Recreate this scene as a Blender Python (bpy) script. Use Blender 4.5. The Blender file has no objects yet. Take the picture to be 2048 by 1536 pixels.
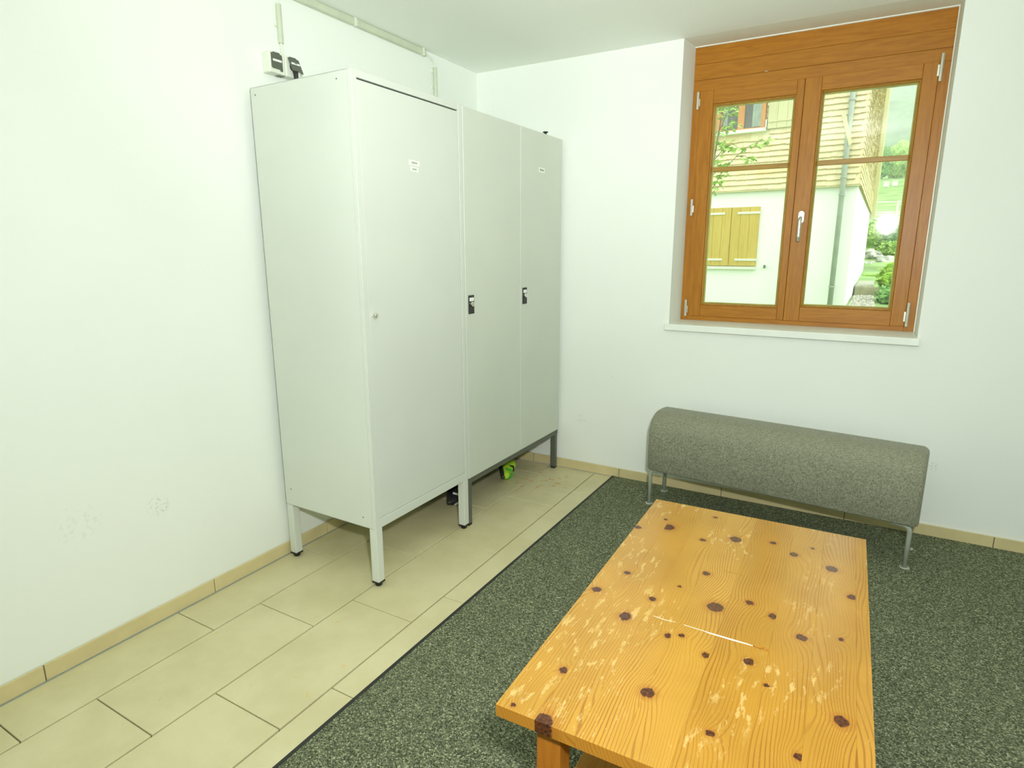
import bpy, bmesh, math, random
from mathutils import Vector, Matrix, noise
random.seed(7)
S = bpy.context.scene
COL = S.collection
PI = math.pi

# ------------------------------------------------------------------ camera, world, lights, exposure
YAW, PITCH, ROLL, FPX = 0.52201, 0.21861, -0.00217, 1219.265
cam_d = bpy.data.cameras.new('camera'); cam = bpy.data.objects.new('camera', cam_d); COL.objects.link(cam)
cam_d.sensor_width = 36.0; cam_d.lens = 36.0 * FPX / 2048.0; cam_d.clip_start = .02; cam_d.clip_end = 900
fwd = Vector((-math.sin(YAW) * math.cos(PITCH), math.cos(YAW) * math.cos(PITCH), -math.sin(PITCH)))
right = Vector((math.cos(YAW), math.sin(YAW), 0)); up = right.cross(fwd)
r2 = right * math.cos(ROLL) + up * math.sin(ROLL); u2 = -right * math.sin(ROLL) + up * math.cos(ROLL)
M = Matrix((r2, u2, -fwd)).transposed().to_4x4(); M.translation = Vector((2.30046, -3.55456, 1.44))
cam.matrix_world = M
S.camera = cam

w = bpy.data.worlds.new('overcast_sky'); S.world = w; w.use_nodes = True
bg = w.node_tree.nodes['Background']; bg.inputs[0].default_value = (.95, 1.0, .95, 1); bg.inputs[1].default_value = 2.45

def area(name, loc, target, size, power, color, size_y=None, spread=180):
    d = bpy.data.lights.new(name, 'AREA'); d.energy = power; d.color = color; d.size = size; d.spread = math.radians(spread)
    if size_y: d.shape = 'RECTANGLE'; d.size_y = size_y
    else: d.shape = 'DISK'
    o = bpy.data.objects.new(name, d); COL.objects.link(o); o.location = loc
    o.rotation_euler = (Vector(target) - Vector(loc)).to_track_quat('-Z', 'Y').to_euler()
    return o
# the photographer's flash, just above the camera, plus added unseen fills for walls and ceiling
def point(name, loc, power, color, radius):
    d = bpy.data.lights.new(name, 'POINT'); d.energy = power; d.color = color; d.shadow_soft_size = radius
    o = bpy.data.objects.new(name, d); COL.objects.link(o); o.location = loc; return o
fl = area('camera_flash', (2.42, -3.50, 1.67), (1.3, 0.0, 1.75), .09, 31, (.965, .985, .985), spread=150)
point('flash_fill', (2.42, -3.50, 1.69), 57, (.965, .985, .985), .05)  # added all-round fill at the flash, spreads light to ceiling and walls
area('ceiling_fill', (2.6, -3.6, 1.75), (1.6, -2.0, 2.53), .3, 11.5, (.965, .985, .985), spread=75)  # unseen fill light added beside the camera to brighten the ceiling
sn = bpy.data.lights.new('cloudy_sun', 'SUN'); sn.energy = 2.1; sn.angle = math.radians(50); sn.color = (1.0, 1.0, .96)
so_ = bpy.data.objects.new('cloudy_sun', sn); COL.objects.link(so_); so_.rotation_euler = Vector((-1.0, .12, -.75)).to_track_quat('-Z', 'Y').to_euler()
S.cycles.volume_bounces = 4
S.cycles.diffuse_bounces = 8; S.cycles.max_bounces = 16
S.view_settings.view_transform = 'Standard'; S.view_settings.look = 'None'
S.view_settings.exposure = 0.0; S.view_settings.gamma = 1.0; S.view_settings.use_curve_mapping = False

# ------------------------------------------------------------------ helpers: materials
class N:
    def __init__(s, name):
        s.m = bpy.data.materials.new(name); s.m.use_nodes = True; s.t = s.m.node_tree; s.t.nodes.clear()
        s.out = s.t.nodes.new('ShaderNodeOutputMaterial')
    def n(s, typ, ins=None, **kw):
        x = s.t.nodes.new('ShaderNode' + typ)
        for k, v in kw.items(): setattr(x, k, v)
        for k, v in (ins or {}).items(): s.set(x.inputs[k], v)
        return x
    def set(s, sock, v):
        if isinstance(v, bpy.types.NodeSocket): s.t.links.new(v, sock)
        else:
            if isinstance(v, tuple) and len(v) == 3 and sock.type == 'RGBA': v = v + (1,)
            sock.default_value = v
    def math(s, op, a, b=0.0, c=0.0, clamp=False):
        x = s.n('Math', {0: a, 1: b, 2: c}, operation=op); x.use_clamp = clamp; return x.outputs[0]
    def obj(s): return s.n('TexCoord').outputs['Object']
    def geo(s): return s.n('NewGeometry').outputs['Position']
    def scale(s, v, sc, loc=(0, 0, 0)): return s.n('Mapping', {'Vector': v, 'Scale': sc, 'Location': loc}).outputs[0]
    def noise(s, v, scale, detail=3.0, rough=.5, dist=0.0): return s.n('TexNoise', {'Vector': v, 'Scale': scale, 'Detail': detail, 'Roughness': rough, 'Distortion': dist}).outputs['Fac']
    def ramp(s, f, lo, hi, a=0.0, b=1.0): return s.n('MapRange', {'Value': f, 'From Min': lo, 'From Max': hi, 'To Min': a, 'To Max': b}, interpolation_type='SMOOTHSTEP').outputs[0]
    def mix(s, f, a, b):
        x = s.n('Mix', data_type='RGBA'); s.set(x.inputs[0], f); s.set(x.inputs[6], a); s.set(x.inputs[7], b); return x.outputs[2]
    def bump(s, h, strength=.2, dist=.002): return s.n('Bump', {'Height': h, 'Strength': strength, 'Distance': dist}).outputs[0]
    def bsdf(s, color, rough=.5, metal=0.0, spec=.5, normal=None, **kw):
        b = s.n('BsdfPrincipled', {'Base Color': color, 'Roughness': rough, 'Metallic': metal, 'Specular IOR Level': spec})
        if normal: s.set(b.inputs['Normal'], normal)
        for k, v in kw.items(): s.set(b.inputs[k.replace('_', ' ')], v)
        s.t.links.new(b.outputs[0], s.out.inputs[0]); return s.m

def varied(name, col, rough=.5, amt=.06, scale=6, metal=0.0, spec=.5, bump=0.0, bscale=200, bdist=.001):
    k = N(name); p = k.obj(); f = k.noise(p, scale)
    dark = tuple(c * (1 - amt) for c in col); lite = tuple(min(1, c * (1 + amt)) for c in col)
    nm = k.bump(k.noise(p, bscale), bump, bdist) if bump else None
    return k.bsdf(k.mix(k.ramp(f, .3, .7), dark, lite), rough, metal, spec, nm)

def wall_mat(name, col, dots=True):
    k = N(name); p = k.geo()
    c = k.mix(k.ramp(k.noise(p, 1.3), .35, .65), tuple(x * .98 for x in col), col)
    if dots:
        v = k.n('TexVoronoi', {'Vector': p, 'Scale': 7.0, 'Randomness': 1.0})
        d = k.math('LESS_THAN', v.outputs['Distance'], .020)
        sel = k.math('GREATER_THAN', k.n('SeparateColor', {0: v.outputs['Color']}).outputs[0], .72)
        c = k.mix(k.math('MULTIPLY', k.math('MULTIPLY', d, sel), .42), c, (.16, .17, .13))
        # faint scuffs
        sc = k.ramp(k.noise(k.scale(p, (22, 22, 60)), 1.0, 5.0, .65), .66, .74)
        reg = k.ramp(k.noise(p, 1.9, 1.0), .60, .70)
        c = k.mix(k.math('MULTIPLY', k.math('MULTIPLY', sc, reg), .22), c, (.35, .36, .28))
    if dots:   # dirty scuff marks: tyre-like prints on the left wall, rub marks by the bench end and the locker
        for (cx, cy, cz, r, st, sc3) in ((0, -2.325, .466, .055, .38, (60, 90, 190)), (0, -2.60, .51, .09, .12, (30, 60, 60)), (2.68, 0, .37, .035, .6, (170, 90, 130)), (.775, 0, .352, .04, .30, (120, 90, 60))):
            d = k.n('VectorMath', {0: p, 1: (cx, cy, cz)}, operation='DISTANCE').outputs['Value']
            mk = k.math('MULTIPLY', k.ramp(d, r, r * .5), k.ramp(k.noise(k.scale(p, sc3), 1.0, 3.0, .6), .54, .64))
            c = k.mix(k.math('MULTIPLY', mk, st), c, (.30, .31, .24))
    h = k.noise(p, 90, 4.0)
    return k.bsdf(c, .85, spec=.25, normal=k.bump(h, .10, .002))

WALL = (.82, .86, .805)
M_wall = wall_mat('white_plaster', WALL)
M_ceil = wall_mat('ceiling_plaster', (.875, .91, .85), False)
M_sill = varied('white_sill_paint', (.80, .85, .78), .35, .02)

def tile_mat():
    k = N('beige_stone_tile'); p = k.geo()
    oi = k.n('ObjectInfo').outputs['Random']
    c = k.mix(k.ramp(k.noise(p, 4.0, 5.0, .6), .3, .7), (.575, .525, .30), (.66, .61, .375))
    c = k.mix(k.math('MULTIPLY', oi, .25), c, (.62, .58, .36))
    c = k.mix(k.math('MULTIPLY', k.ramp(k.noise(p, 260, 2.0), .55, .75), .25), c, (.50, .44, .25))
    st = k.ramp(k.noise(p, 17, 2.0), .70, .76)
    c = k.mix(k.math('MULTIPLY', st, .45), c, (.62, .42, .10))
    # rusty orange blotches on the tiles under the double locker
    d = k.n('VectorMath', {0: p, 1: (.62, -.30, 0)}, operation='DISTANCE').outputs['Value']
    bl = k.math('MULTIPLY', k.ramp(d, .30, .12), k.ramp(k.noise(p, 26, 2.0), .56, .66))
    c = k.mix(k.math('MULTIPLY', bl, .6), c, (.60, .30, .07))
    return k.bsdf(c, .42, spec=.4, normal=k.bump(k.noise(p, 120, 4.0), .12, .001))
M_tile = tile_mat()
M_base_tile = varied('beige_skirting_tile', (.62, .535, .285), .45, .05, 9)
M_grout = varied('grey_green_grout', (.15, .14, .085), .9, .1, 40)

def carpet_mat():
    k = N('speckled_carpet_pile'); p = k.geo()
    v = k.n('TexVoronoi', {'Vector': p, 'Scale': 250.0}); r = k.n('SeparateColor', {0: v.outputs['Color']})
    n1 = k.noise(p, 420, 3.0, .7)
    f = k.math('ADD', k.math('MULTIPLY', r.outputs[0], .62), k.math('MULTIPLY', n1, .55))
    c = k.mix(k.ramp(f, .25, .75), (.050, .060, .034), (.20, .225, .135))
    c = k.mix(k.ramp(f, .74, .98), c, (.62, .66, .42))
    c = k.mix(k.math('MULTIPLY', k.ramp(k.noise(p, 3.0), .35, .7), .12), c, (.15, .17, .10))
    return k.bsdf(c, .95, spec=.1, normal=k.bump(f, .8, .006))
M_carpet = carpet_mat()
M_trim = varied('black_carpet_edging', (.018, .02, .016), .6, .1, 30)

def wood_mat(name, base, line, axis='Z', freq=45, rough=.38, seed=0.0, contrast=.5):
    k = N(name); p = k.obj(); oi = k.n('ObjectInfo').outputs['Random']
    sc = {'X': (1.2, 14, 14), 'Y': (14, 1.2, 14), 'Z': (14, 14, 1.2)}[axis]
    off = k.n('CombineXYZ', {0: k.math('MULTIPLY', oi, 31.7), 1: k.math('MULTIPLY', oi, 17.3), 2: k.math('MULTIPLY', oi, 23.1)}).outputs[0]
    q = k.n('VectorMath', {0: k.scale(p, sc, (seed, seed * 2, seed * 3)), 1: off}, operation='ADD').outputs[0]
    a = k.noise(q, 1.0, 3.0); fine = k.noise(q, freq / 5, 3.0, .6)
    s = k.math('SINE', k.math('MULTIPLY', a, freq))
    c = k.mix(k.ramp(s, -.2, 1.0, 0, contrast * .7), base, line)
    c = k.mix(k.math('MULTIPLY', k.ramp(fine, .4, .75), contrast), c, line)
    c = k.mix(k.math('MULTIPLY', oi, .25), c, tuple(x * .8 for x in base))
    return k.bsdf(c, rough, spec=.32, normal=k.bump(fine, .08, .001))
FR_B, FR_L = (.43, .180, .016), (.29, .098, .007)
M_frame_v = wood_mat('varnished_fir_upright', FR_B, FR_L, 'Z')
M_frame_h = wood_mat('varnished_fir_crosswise', FR_B, FR_L, 'X')
M_bead = wood_mat('varnished_glazing_bead', (.50, .27, .045), FR_L, 'Z')
M_gbar = wood_mat('glazing_bar_wood', (.40, .245, .055), (.28, .15, .02), 'X')
M_gasket = varied('olive_glazing_gasket', (.36, .34, .09), .5, .1, 20)
M_dark = varied('black_plastic', (.012, .014, .012), .45, .1, 40)
M_rubber = varied('black_rubber', (.012, .012, .01), .6, .1, 40)
M_chrome = varied('polished_steel', (.85, .86, .80), .22, .03, 30, 1.0)
M_handle = varied('satin_aluminium', (.80, .82, .74), .32, .03, 30, .85)
M_legmetal = varied('silver_lacquered_tube', (.46, .50, .42), .35, .04, 20, .35)
M_locker = varied('light_grey_lacquered_steel', (.62, .66, .595), .42, .015, 3)
M_locker2 = varied('pale_grey_lacquered_door', (.60, .645, .56), .42, .015, 3)
M_anthracite = varied('anthracite_lacquered_steel', (.10, .11, .085), .45, .05, 15)
M_white_plastic = varied('white_plastic', (.72, .76, .65), .4, .03, 20)
M_cond = varied('light_grey_plastic_duct', (.55, .60, .46), .45, .03, 20)
M_greyflap = varied('grey_socket_flap', (.10, .115, .085), .4, .05, 30)
M_paper = varied('white_label_paper', (.80, .86, .76), .6, .02, 40)
M_ink = varied('grey_label_print', (.30, .33, .27), .7, .05, 60)
M_silverbar = varied('white_flap_strip', (.82, .85, .82), .4, .02, 30)

def fabric_mat():
    k = N('grey_woven_wool'); p = k.obj()
    a = k.noise(k.scale(p, (520, 520, 90)), 1.0, 2.0); b = k.noise(k.scale(p, (90, 520, 520)), 1.0, 2.0)
    c0 = k.noise(p, 330, 3.0, .7)
    f = k.math('ADD', k.math('MULTIPLY', k.math('ADD', a, b), .35), k.math('MULTIPLY', c0, .3))
    c = k.mix(k.ramp(f, .36, .64), (.12, .128, .085), (.37, .38, .27))
    return k.bsdf(c, .95, spec=.12, normal=k.bump(f, .5, .002), Sheen_Weight=.15)
M_fabric = fabric_mat()

def table_mat(name, knots, seed, WT, LT):
    k = N(name); p = k.obj(); sep = k.n('SeparateXYZ', {0: p}); x, y, z = sep.outputs
    F = k.math('ADD', k.math('MULTIPLY', x, 400.0), k.math('MULTIPLY', k.noise(k.scale(p, (9, 1.3, 1), (seed * 3.7, seed * 9.1, 0)), 1.0, 2.0, .45), 40.0))
    F = k.math('ADD', F, k.math('MULTIPLY', k.noise(k.scale(p, (30, 7, 1), (seed, 0, seed)), 1.0, 2.0), 1.6))
    F = k.math('ADD', F, k.math('MULTIPLY', z, 160.0))
    core = None; rim = None
    dn = k.n('SeparateColor', {0: k.n('TexNoise', {'Vector': p, 'Scale': 95.0, 'Detail': 2.0}).outputs['Color']})
    xo = k.math('ADD', x, k.math('MULTIPLY', k.math('SUBTRACT', dn.outputs[0], .5), .012)); yo = k.math('ADD', y, k.math('MULTIPLY', k.math('SUBTRACT', dn.outputs[1], .5), .012))
    for (kx, ky, r, el) in knots:
        r = r * 1.15
        dx = k.math('MULTIPLY', k.math('SUBTRACT', xo, kx), 1.0 / (r * el)); dy = k.math('MULTIPLY', k.math('SUBTRACT', yo, ky), 1.0 / r)
        q = k.math('ADD', k.math('MULTIPLY', dx, dx), k.math('MULTIPLY', dy, dy))
        F = k.math('ADD', F, k.math('DIVIDE', (9.0 if r > .008 else 5.0) * (1 if int(kx * 1000) % 2 else -1), k.math('ADD', k.math('MULTIPLY', q, .10), 1.0)))
        ci = k.ramp(q, 1.15, .75); ri = k.ramp(q, 4.5, .8)
        core = ci if core is None else k.math('MAXIMUM', core, ci); rim = ri if rim is None else k.math('MAXIMUM', rim, ri)
    ln = k.ramp(k.math('SINE', k.math('MULTIPLY', F, 2.0)), .25, 1.0)
    lnvar = k.ramp(k.noise(k.scale(p, (12, 2.0, 1), (0, seed, 0)), 1.0, 2.0), .3, .7, .22, .95)
    fine = k.noise(k.scale(p, (420, 12, 60), (seed, 0, 0)), 1.0, 3.0)
    oi = (seed * .618) % 1.0
    b0 = (.475 + .06 * oi, .245 + .045 * oi, .026 + .012 * oi)
    c = k.mix(k.ramp(k.noise(p, 5.0), .3, .7), b0, tuple(v * .86 for v in b0))
    c = k.mix(k.math('MULTIPLY', k.ramp(fine, .45, .7), .22), c, (.55, .24, .03))
    c = k.mix(k.math('MULTIPLY', k.math('MULTIPLY', ln, lnvar), .72), c, (.25, .075, .005))
    nrm = k.n('SeparateXYZ', {0: k.n('TexCoord').outputs['Normal']}); eg = k.ramp(k.math('ABSOLUTE', nrm.outputs[1]), .5, .8)
    c = k.mix(k.math('MULTIPLY', eg, .55), c, (.42, .15, .012))
    rough = .30
    if core is not None:
        c = k.mix(k.math('MULTIPLY', rim, .42), c, (.34, .11, .012))
    # worn lacquer: pale abraded patches and scratches, densest along the left long edge
    up_ = k.ramp(z, -.002, .0, 0, 1)
    w1 = k.ramp(k.noise(k.scale(p, (60, 17, 1)), 1.0, 6.0, .68), .53, .64)
    w2 = k.noise(k.scale(p, (5, 3, 1), (2.3, .4, 0)), 1.0, 2.0)
    edge = k.ramp(x, -WT / 2 + .02, -WT / 2 + .24, .16, 0.0)
    wm = k.ramp(k.math('ADD', w2, edge), .50, .66)
    wear = k.math('MULTIPLY', w1, wm)
    sp = k.ramp(k.noise(k.scale(p, (330, 130, 1)), 1.0, 2.0), .70, .76)
    wear = k.math('MAXIMUM', wear, k.math('MULTIPLY', sp, .55))
    wear = k.math('MULTIPLY', wear, k.ramp(nrm.outputs[2], .5, .8))
    c = k.mix(k.math('MULTIPLY', wear, .48), c, (.80, .62, .25))
    if core is not None:
        c = k.mix(core, c, k.mix(k.ramp(k.noise(p, 160, 2.0), .3, .7), (.035, .012, .005), (.13, .035, .010)))
    rr = k.ramp(wear, 0, 1, .23, .5)
    return k.bsdf(c, rr, spec=.62, normal=k.bump(k.math('ADD', k.math('MULTIPLY', ln, .5), fine), .06, .001))

# outdoor materials
M_render = wall_mat('white_house_render', (.74, .77, .73), False)
def shingle_mat(name, base, period, z0=0.0, light=1.0):
    k = N(name); p = k.geo(); ob = k.obj(); oi = k.n('ObjectInfo').outputs['Random']
    z = k.n('SeparateXYZ', {0: ob}).outputs[2]
    c = k.mix(oi, tuple(v * light for v in (.74, .69, .48)), tuple(v * light for v in (.66, .60, .39)))
    c = k.mix(k.ramp(k.noise(k.scale(p, (60, 60, 3)), 1.0, 3.0), .4, .7, 0, .35), c, (.52, .43, .24))
    c = k.mix(k.ramp(k.noise(k.scale(p, (1.6, 1.6, 2.6)), 1.0, 3.0), .52, .72, 0, .6), c, (.62, .40, .13))
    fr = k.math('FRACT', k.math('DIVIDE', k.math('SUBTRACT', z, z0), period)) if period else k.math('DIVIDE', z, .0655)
    e = k.ramp(fr, .20, .02)      # shadow line of each course, painted as a brown band at the butt
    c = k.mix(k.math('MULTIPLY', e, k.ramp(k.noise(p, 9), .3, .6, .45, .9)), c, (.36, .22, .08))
    return k.bsdf(c, .85, spec=.2)
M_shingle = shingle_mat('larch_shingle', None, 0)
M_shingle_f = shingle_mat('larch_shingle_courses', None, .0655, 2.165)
M_shingle_s = shingle_mat('lit_side_shingle', None, .066, 2.165, 1.15)  # same shingle made paler, the side's stronger light put into the colour
M_shutter = wood_mat('pale_spruce_shutter', (.52, .39, .10), (.40, .27, .05), 'Z', 30, .6, 3)
M_shutter2 = wood_mat('weathered_spruce_shutter', (.52, .50, .30), (.42, .38, .2), 'Z', 30, .7, 3, .3)
M_pipe = varied('galvanised_downpipe', (.29, .33, .28), .45, .08, 9)
M_strap = varied('pale_painted_iron', (.62, .70, .55), .5, .04, 20)
M_farframe = wood_mat('larch_window_frame', (.50, .24, .08), (.36, .15, .04), 'Z')
M_curtain = varied('grey_curtain_cloth', (.40, .46, .40), .9, .15, 14)
M_inside = varied('painted_dim_interior', (.06, .06, .045), .8, .3, 5)  # near-black tone stands in for the shade of an unlit interior
M_grass = varied('meadow_grass', (.23, .36, .13), .95, .3, 1.2, bump=.4, bscale=30, bdist=.03)
M_lawn = varied('short_lawn_grass', (.25, .42, .07), .95, .3, 14)
M_leaf = varied('spring_leaf_green', (.33, .50, .12), .6, .3, 8)
M_leaf2 = varied('shrub_leaf_green', (.14, .30, .07), .6, .5, 12)
M_leaf3 = varied('yellow_green_shrub_leaf', (.33, .52, .06), .6, .4, 12)
M_bark = varied('young_tree_bark', (.16, .15, .09), .9, .2, 30)
M_rock = varied('limestone_boulder', (.42, .43, .38), .9, .45, 7, bump=.6, bscale=14, bdist=.05)
M_gravel = varied('grey_gravel', (.40, .39, .33), .9, .5, 45, bump=.5, bscale=80, bdist=.02)
M_concrete = varied('grey_concrete', (.27, .26, .16), .9, .15, 8)
M_fence = varied('white_fence_rail', (.72, .78, .66), .6, .04, 8)
M_farforest = varied('forest_canopy', (.08, .17, .07), .95, .35, .6)

def glass_mat(name='window_glass', tint=(.97, 1.0, .96)):
    k = N(name)
    f = k.n('Fresnel', {'IOR': 1.5}); tr = k.n('BsdfTransparent', {'Color': tint}); gl = k.n('BsdfGlossy', {'Color': (1, 1, 1), 'Roughness': 0.035})
    mx = k.n('MixShader', {0: f.outputs[0], 1: tr.outputs[0], 2: gl.outputs[0]})
    k.t.links.new(mx.outputs[0], k.out.inputs[0]); return k.m
M_glass = glass_mat()

# ------------------------------------------------------------------ helpers: geometry
class MB:
    def __init__(s): s.bm = bmesh.new()
    def box(s, a, b, mat=None):
        x0, y0, z0 = a; x1, y1, z1 = b
        x0, x1 = min(x0, x1), max(x0, x1); y0, y1 = min(y0, y1), max(y0, y1); z0, z1 = min(z0, z1), max(z0, z1)
        v = [s.bm.verts.new(p) for p in ((x0, y0, z0), (x1, y0, z0), (x1, y1, z0), (x0, y1, z0), (x0, y0, z1), (x1, y0, z1), (x1, y1, z1), (x0, y1, z1))]
        for f in ((0, 3, 2, 1), (4, 5, 6, 7), (0, 1, 5, 4), (1, 2, 6, 5), (2, 3, 7, 6), (3, 0, 4, 7)): s.bm.faces.new([v[i] for i in f])
        return s
    def prism(s, pts, d0, d1, axis='Y'):
        # extrude the polygon pts (two coordinates) along an axis
        def P(p, d): return {'X': (d, p[0], p[1]), 'Y': (p[0], d, p[1]), 'Z': (p[0], p[1], d)}[axis]
        a = [s.bm.verts.new(P(p, d0)) for p in pts]; b = [s.bm.verts.new(P(p, d1)) for p in pts]; n = len(pts)
        s.bm.faces.new(a); s.bm.faces.new(list(reversed(b)))
        for i in range(n): s.bm.faces.new((a[i], b[i], b[(i + 1) % n], a[(i + 1) % n]))
        return s
    def cyl(s, a, b, r0, r1=None, n=20, cap=True):
        a = Vector(a); b = Vector(b); r1 = r0 if r1 is None else r1; d = (b - a).normalized()
        u = d.orthogonal().normalized(); v = d.cross(u)
        A = [s.bm.verts.new(a + (u * math.cos(t) + v * math.sin(t)) * r0) for t in [2 * PI * i / n for i in range(n)]]
        B = [s.bm.verts.new(b + (u * math.cos(t) + v * math.sin(t)) * r1) for t in [2 * PI * i / n for i in range(n)]]
        for i in range(n): s.bm.faces.new((A[i], A[(i + 1) % n], B[(i + 1) % n], B[i]))
        if cap: s.bm.faces.new(list(reversed(A))); s.bm.faces.new(B)
        return s
    def tube(s, pts, r, n=14):
        pts = [Vector(p) for p in pts]; rings = []; u = None
        for i, p in enumerate(pts):
            d = (pts[min(i + 1, len(pts) - 1)] - pts[max(i - 1, 0)]).normalized()
            u = d.orthogonal().normalized() if u is None else (u - d * u.dot(d)).normalized()
            v = d.cross(u); rr = r[i] if isinstance(r, (list, tuple)) else r
            rings.append([s.bm.verts.new(p + (u * math.cos(2 * PI * j / n) + v * math.sin(2 * PI * j / n)) * rr) for j in range(n)])
        for a, b in zip(rings, rings[1:]):
            for j in range(n): s.bm.faces.new((a[j], a[(j + 1) % n], b[(j + 1) % n], b[j]))
        s.bm.faces.new(list(reversed(rings[0]))); s.bm.faces.new(rings[-1])
        return s
    def rings(s, rs, close=True):
        R = [[s.bm.verts.new(p) for p in r] for r in rs]; n = len(rs[0])
        for a, b in zip(R, R[1:]):
            for j in range(n): s.bm.faces.new((a[j], a[(j + 1) % n], b[(j + 1) % n], b[j]))
        if close: s.bm.faces.new(list(reversed(R[0]))); s.bm.faces.new(R[-1])
        return s
    def build(s, name, mat, parent=None, bevel=0.0, smooth=False, loc=None, rotz=0.0, seg=2, **tags):
        bmesh.ops.recalc_face_normals(s.bm, faces=s.bm.faces)
        me = bpy.data.meshes.new(name); s.bm.to_mesh(me); s.bm.free()
        me.materials.append(mat)
        o = bpy.data.objects.new(name, me); COL.objects.link(o)
        if parent: o.parent = parent
        if loc: o.location = loc
        if rotz: o.rotation_euler[2] = rotz
        if smooth: me.polygons.foreach_set('use_smooth', [True] * len(me.polygons))
        if bevel:
            b = o.modifiers.new('bevel', 'BEVEL'); b.width = bevel; b.segments = seg; b.limit_method = 'ANGLE'; b.angle_limit = math.radians(40)
        for k, v in tags.items(): o[k] = v
        return o

def thing(name, label, cat, loc=(0, 0, 0), rotz=0, group=None):
    o = bpy.data.objects.new(name, None); COL.objects.link(o); o.location = loc; o.rotation_euler[2] = rotz
    o.empty_display_size = .1; o['label'] = label; o['category'] = cat
    if group: o['group'] = group
    return o
def tag(o, label, cat, group=None):
    o['label'] = label; o['category'] = cat
    if group: o['group'] = group
    return o
def base_origin(o):
    # move a single-mesh thing's origin to the middle of its base
    me = o.data; xs = [v.co for v in me.vertices]
    c = Vector(((min(v.x for v in xs) + max(v.x for v in xs)) / 2, (min(v.y for v in xs) + max(v.y for v in xs)) / 2, min(v.z for v in xs)))
    me.transform(Matrix.Translation(-c)); o.location = Vector(o.location) + c
    return o

# ------------------------------------------------------------------ room shell
H = 2.531; WL, WR = 1.3195, 2.5438; ZB, ZT = 1.009, 2.552; YF = .2534; OUT = .40
RX, FY = 5.0, -6.0
WA = .00285
floor = MB().box((-.3, FY - .2, -.15), (RX + .2, OUT, -.008)).build('floor', M_grout, kind='structure')
rows = [(.004, .2465, -2.945), (.2535, .5635, -2.735), (.5705, .8805, -2.525), (.8875, 1.1975, -2.315)]
LT_ = .634
for (x0, x1, yj) in rows:
    k0 = math.floor((FY - yj) / LT_)
    y = yj + k0 * LT_
    while y < -.012:
        a = max(y + .002, FY); b = min(y + LT_ - .002, -.010)
        if b - a > .02: MB().box((x0, a, -.010), (x1, b, 0)).build('tile', M_tile, floor, bevel=.0015, seg=1)
        y += LT_
MB().box((1.2045, FY, -.010), (RX, -.010, -.0005)).build('subfloor', M_grout, floor)

MB().box((-.3, -6.3, -.1), (0, 0.02, H + .02)).build('wall_left', M_wall, rotz=WA, kind='structure')
wb = MB()
wb.box((-.3, 0, -.1), (WL, OUT, H + .03)); wb.box((WR, 0, -.1), (RX + .2, OUT, H + .03)); wb.box((WL, 0, -.1), (WR, OUT, ZB - .037))
wb.build('wall_back', M_wall, kind='structure')
MB().box((RX, FY - .2, -.1), (RX + .2, 0, H + .02)).build('wall_right', M_wall, kind='structure')
MB().box((-.3, FY - .2, -.1), (RX, FY, H + .02)).build('wall_front', M_wall, kind='structure')
ce = MB(); ce.box((-.3, FY - .2, H), (RX + .2, 0, H + .25))
ce.prism([(0, H), (YF, ZT), (OUT, ZT), (OUT, H + .25), (0, H + .25)], -.3, RX + .2, 'X')
ce.build('ceiling', M_ceil, kind='structure')

bl = MB().box((0.0, -6.0, .0005), (.004, -.003, .058)).build('baseboard_left', M_grout, rotz=WA, kind='structure')
y = -2.777 - .637 * 5
joints = [-2.777 - .637 * i for i in range(5, 0, -1)] + [-2.777, -2.142, -1.503, -.866, -.230, -.012]
for a, b in zip(joints, joints[1:]):
    MB().box((.002, max(a, -5.99) + .0018, .003), (.011, b - .0018, .0625)).build('tile', M_base_tile, bl, bevel=.0012, seg=1)
MB().box((.010, -6.0, .0002), (.0155, -.012, .0035)).build('sealant_joint', varied('grey_sealant', (.30, .34, .30), .6, .05, 20), bl, label='grey sealant line at the floor')
bb = MB().box((.012, -.004, .0005), (RX, -.001, .058)).build('baseboard_back', M_grout, kind='structure')
joints = [.014, .4305, 1.0508, 1.6858, 2.3294, 2.9728, 3.61, 4.25, 4.89, 4.99]
for a, b in zip(joints, joints[1:]):
    MB().box((a + .0018, -.011, .003), (b - .0018, -.002, .0625)).build('tile', M_base_tile, bb, bevel=.0012, seg=1)

# ------------------------------------------------------------------ window
win = bpy.data.objects.new('window_1', None); COL.objects.link(win); win['kind'] = 'structure'; win.location = (1.93, YF, ZB)
def wpart(mb, name, mat, par=None, **k):
    o = mb.build(name, mat, par or win, **k)
    if (par or win) is win: o.location = (-1.93, -YF, -ZB)
    return o
YO = YF + .075
for (z0, z1) in ((2.4585, ZT), (2.3745, 2.4575)):
    wpart(MB().box((WL, YF - .0015 * (z0 < 2.4), z0), (WR, YO, z1)), 'header_board', M_frame_h, bevel=.001, seg=1)
wpart(MB().box((WL, YF, 2.315), (WR, YO, 2.3735)), 'head_rail', M_frame_h, bevel=.001)
wpart(MB().box((WL, YF, ZB), (1.3595, YO, 2.3145)), 'jamb', M_frame_v, bevel=.0015)
wpart(MB().box((2.495, YF, ZB), (WR, YO, 2.3145)), 'jamb', M_frame_v, bevel=.0015)
wpart(MB().box((1.3598, YF, ZB), (2.4948, YO, 1.0345)), 'bottom_rail', M_frame_h, bevel=.0015)
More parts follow.
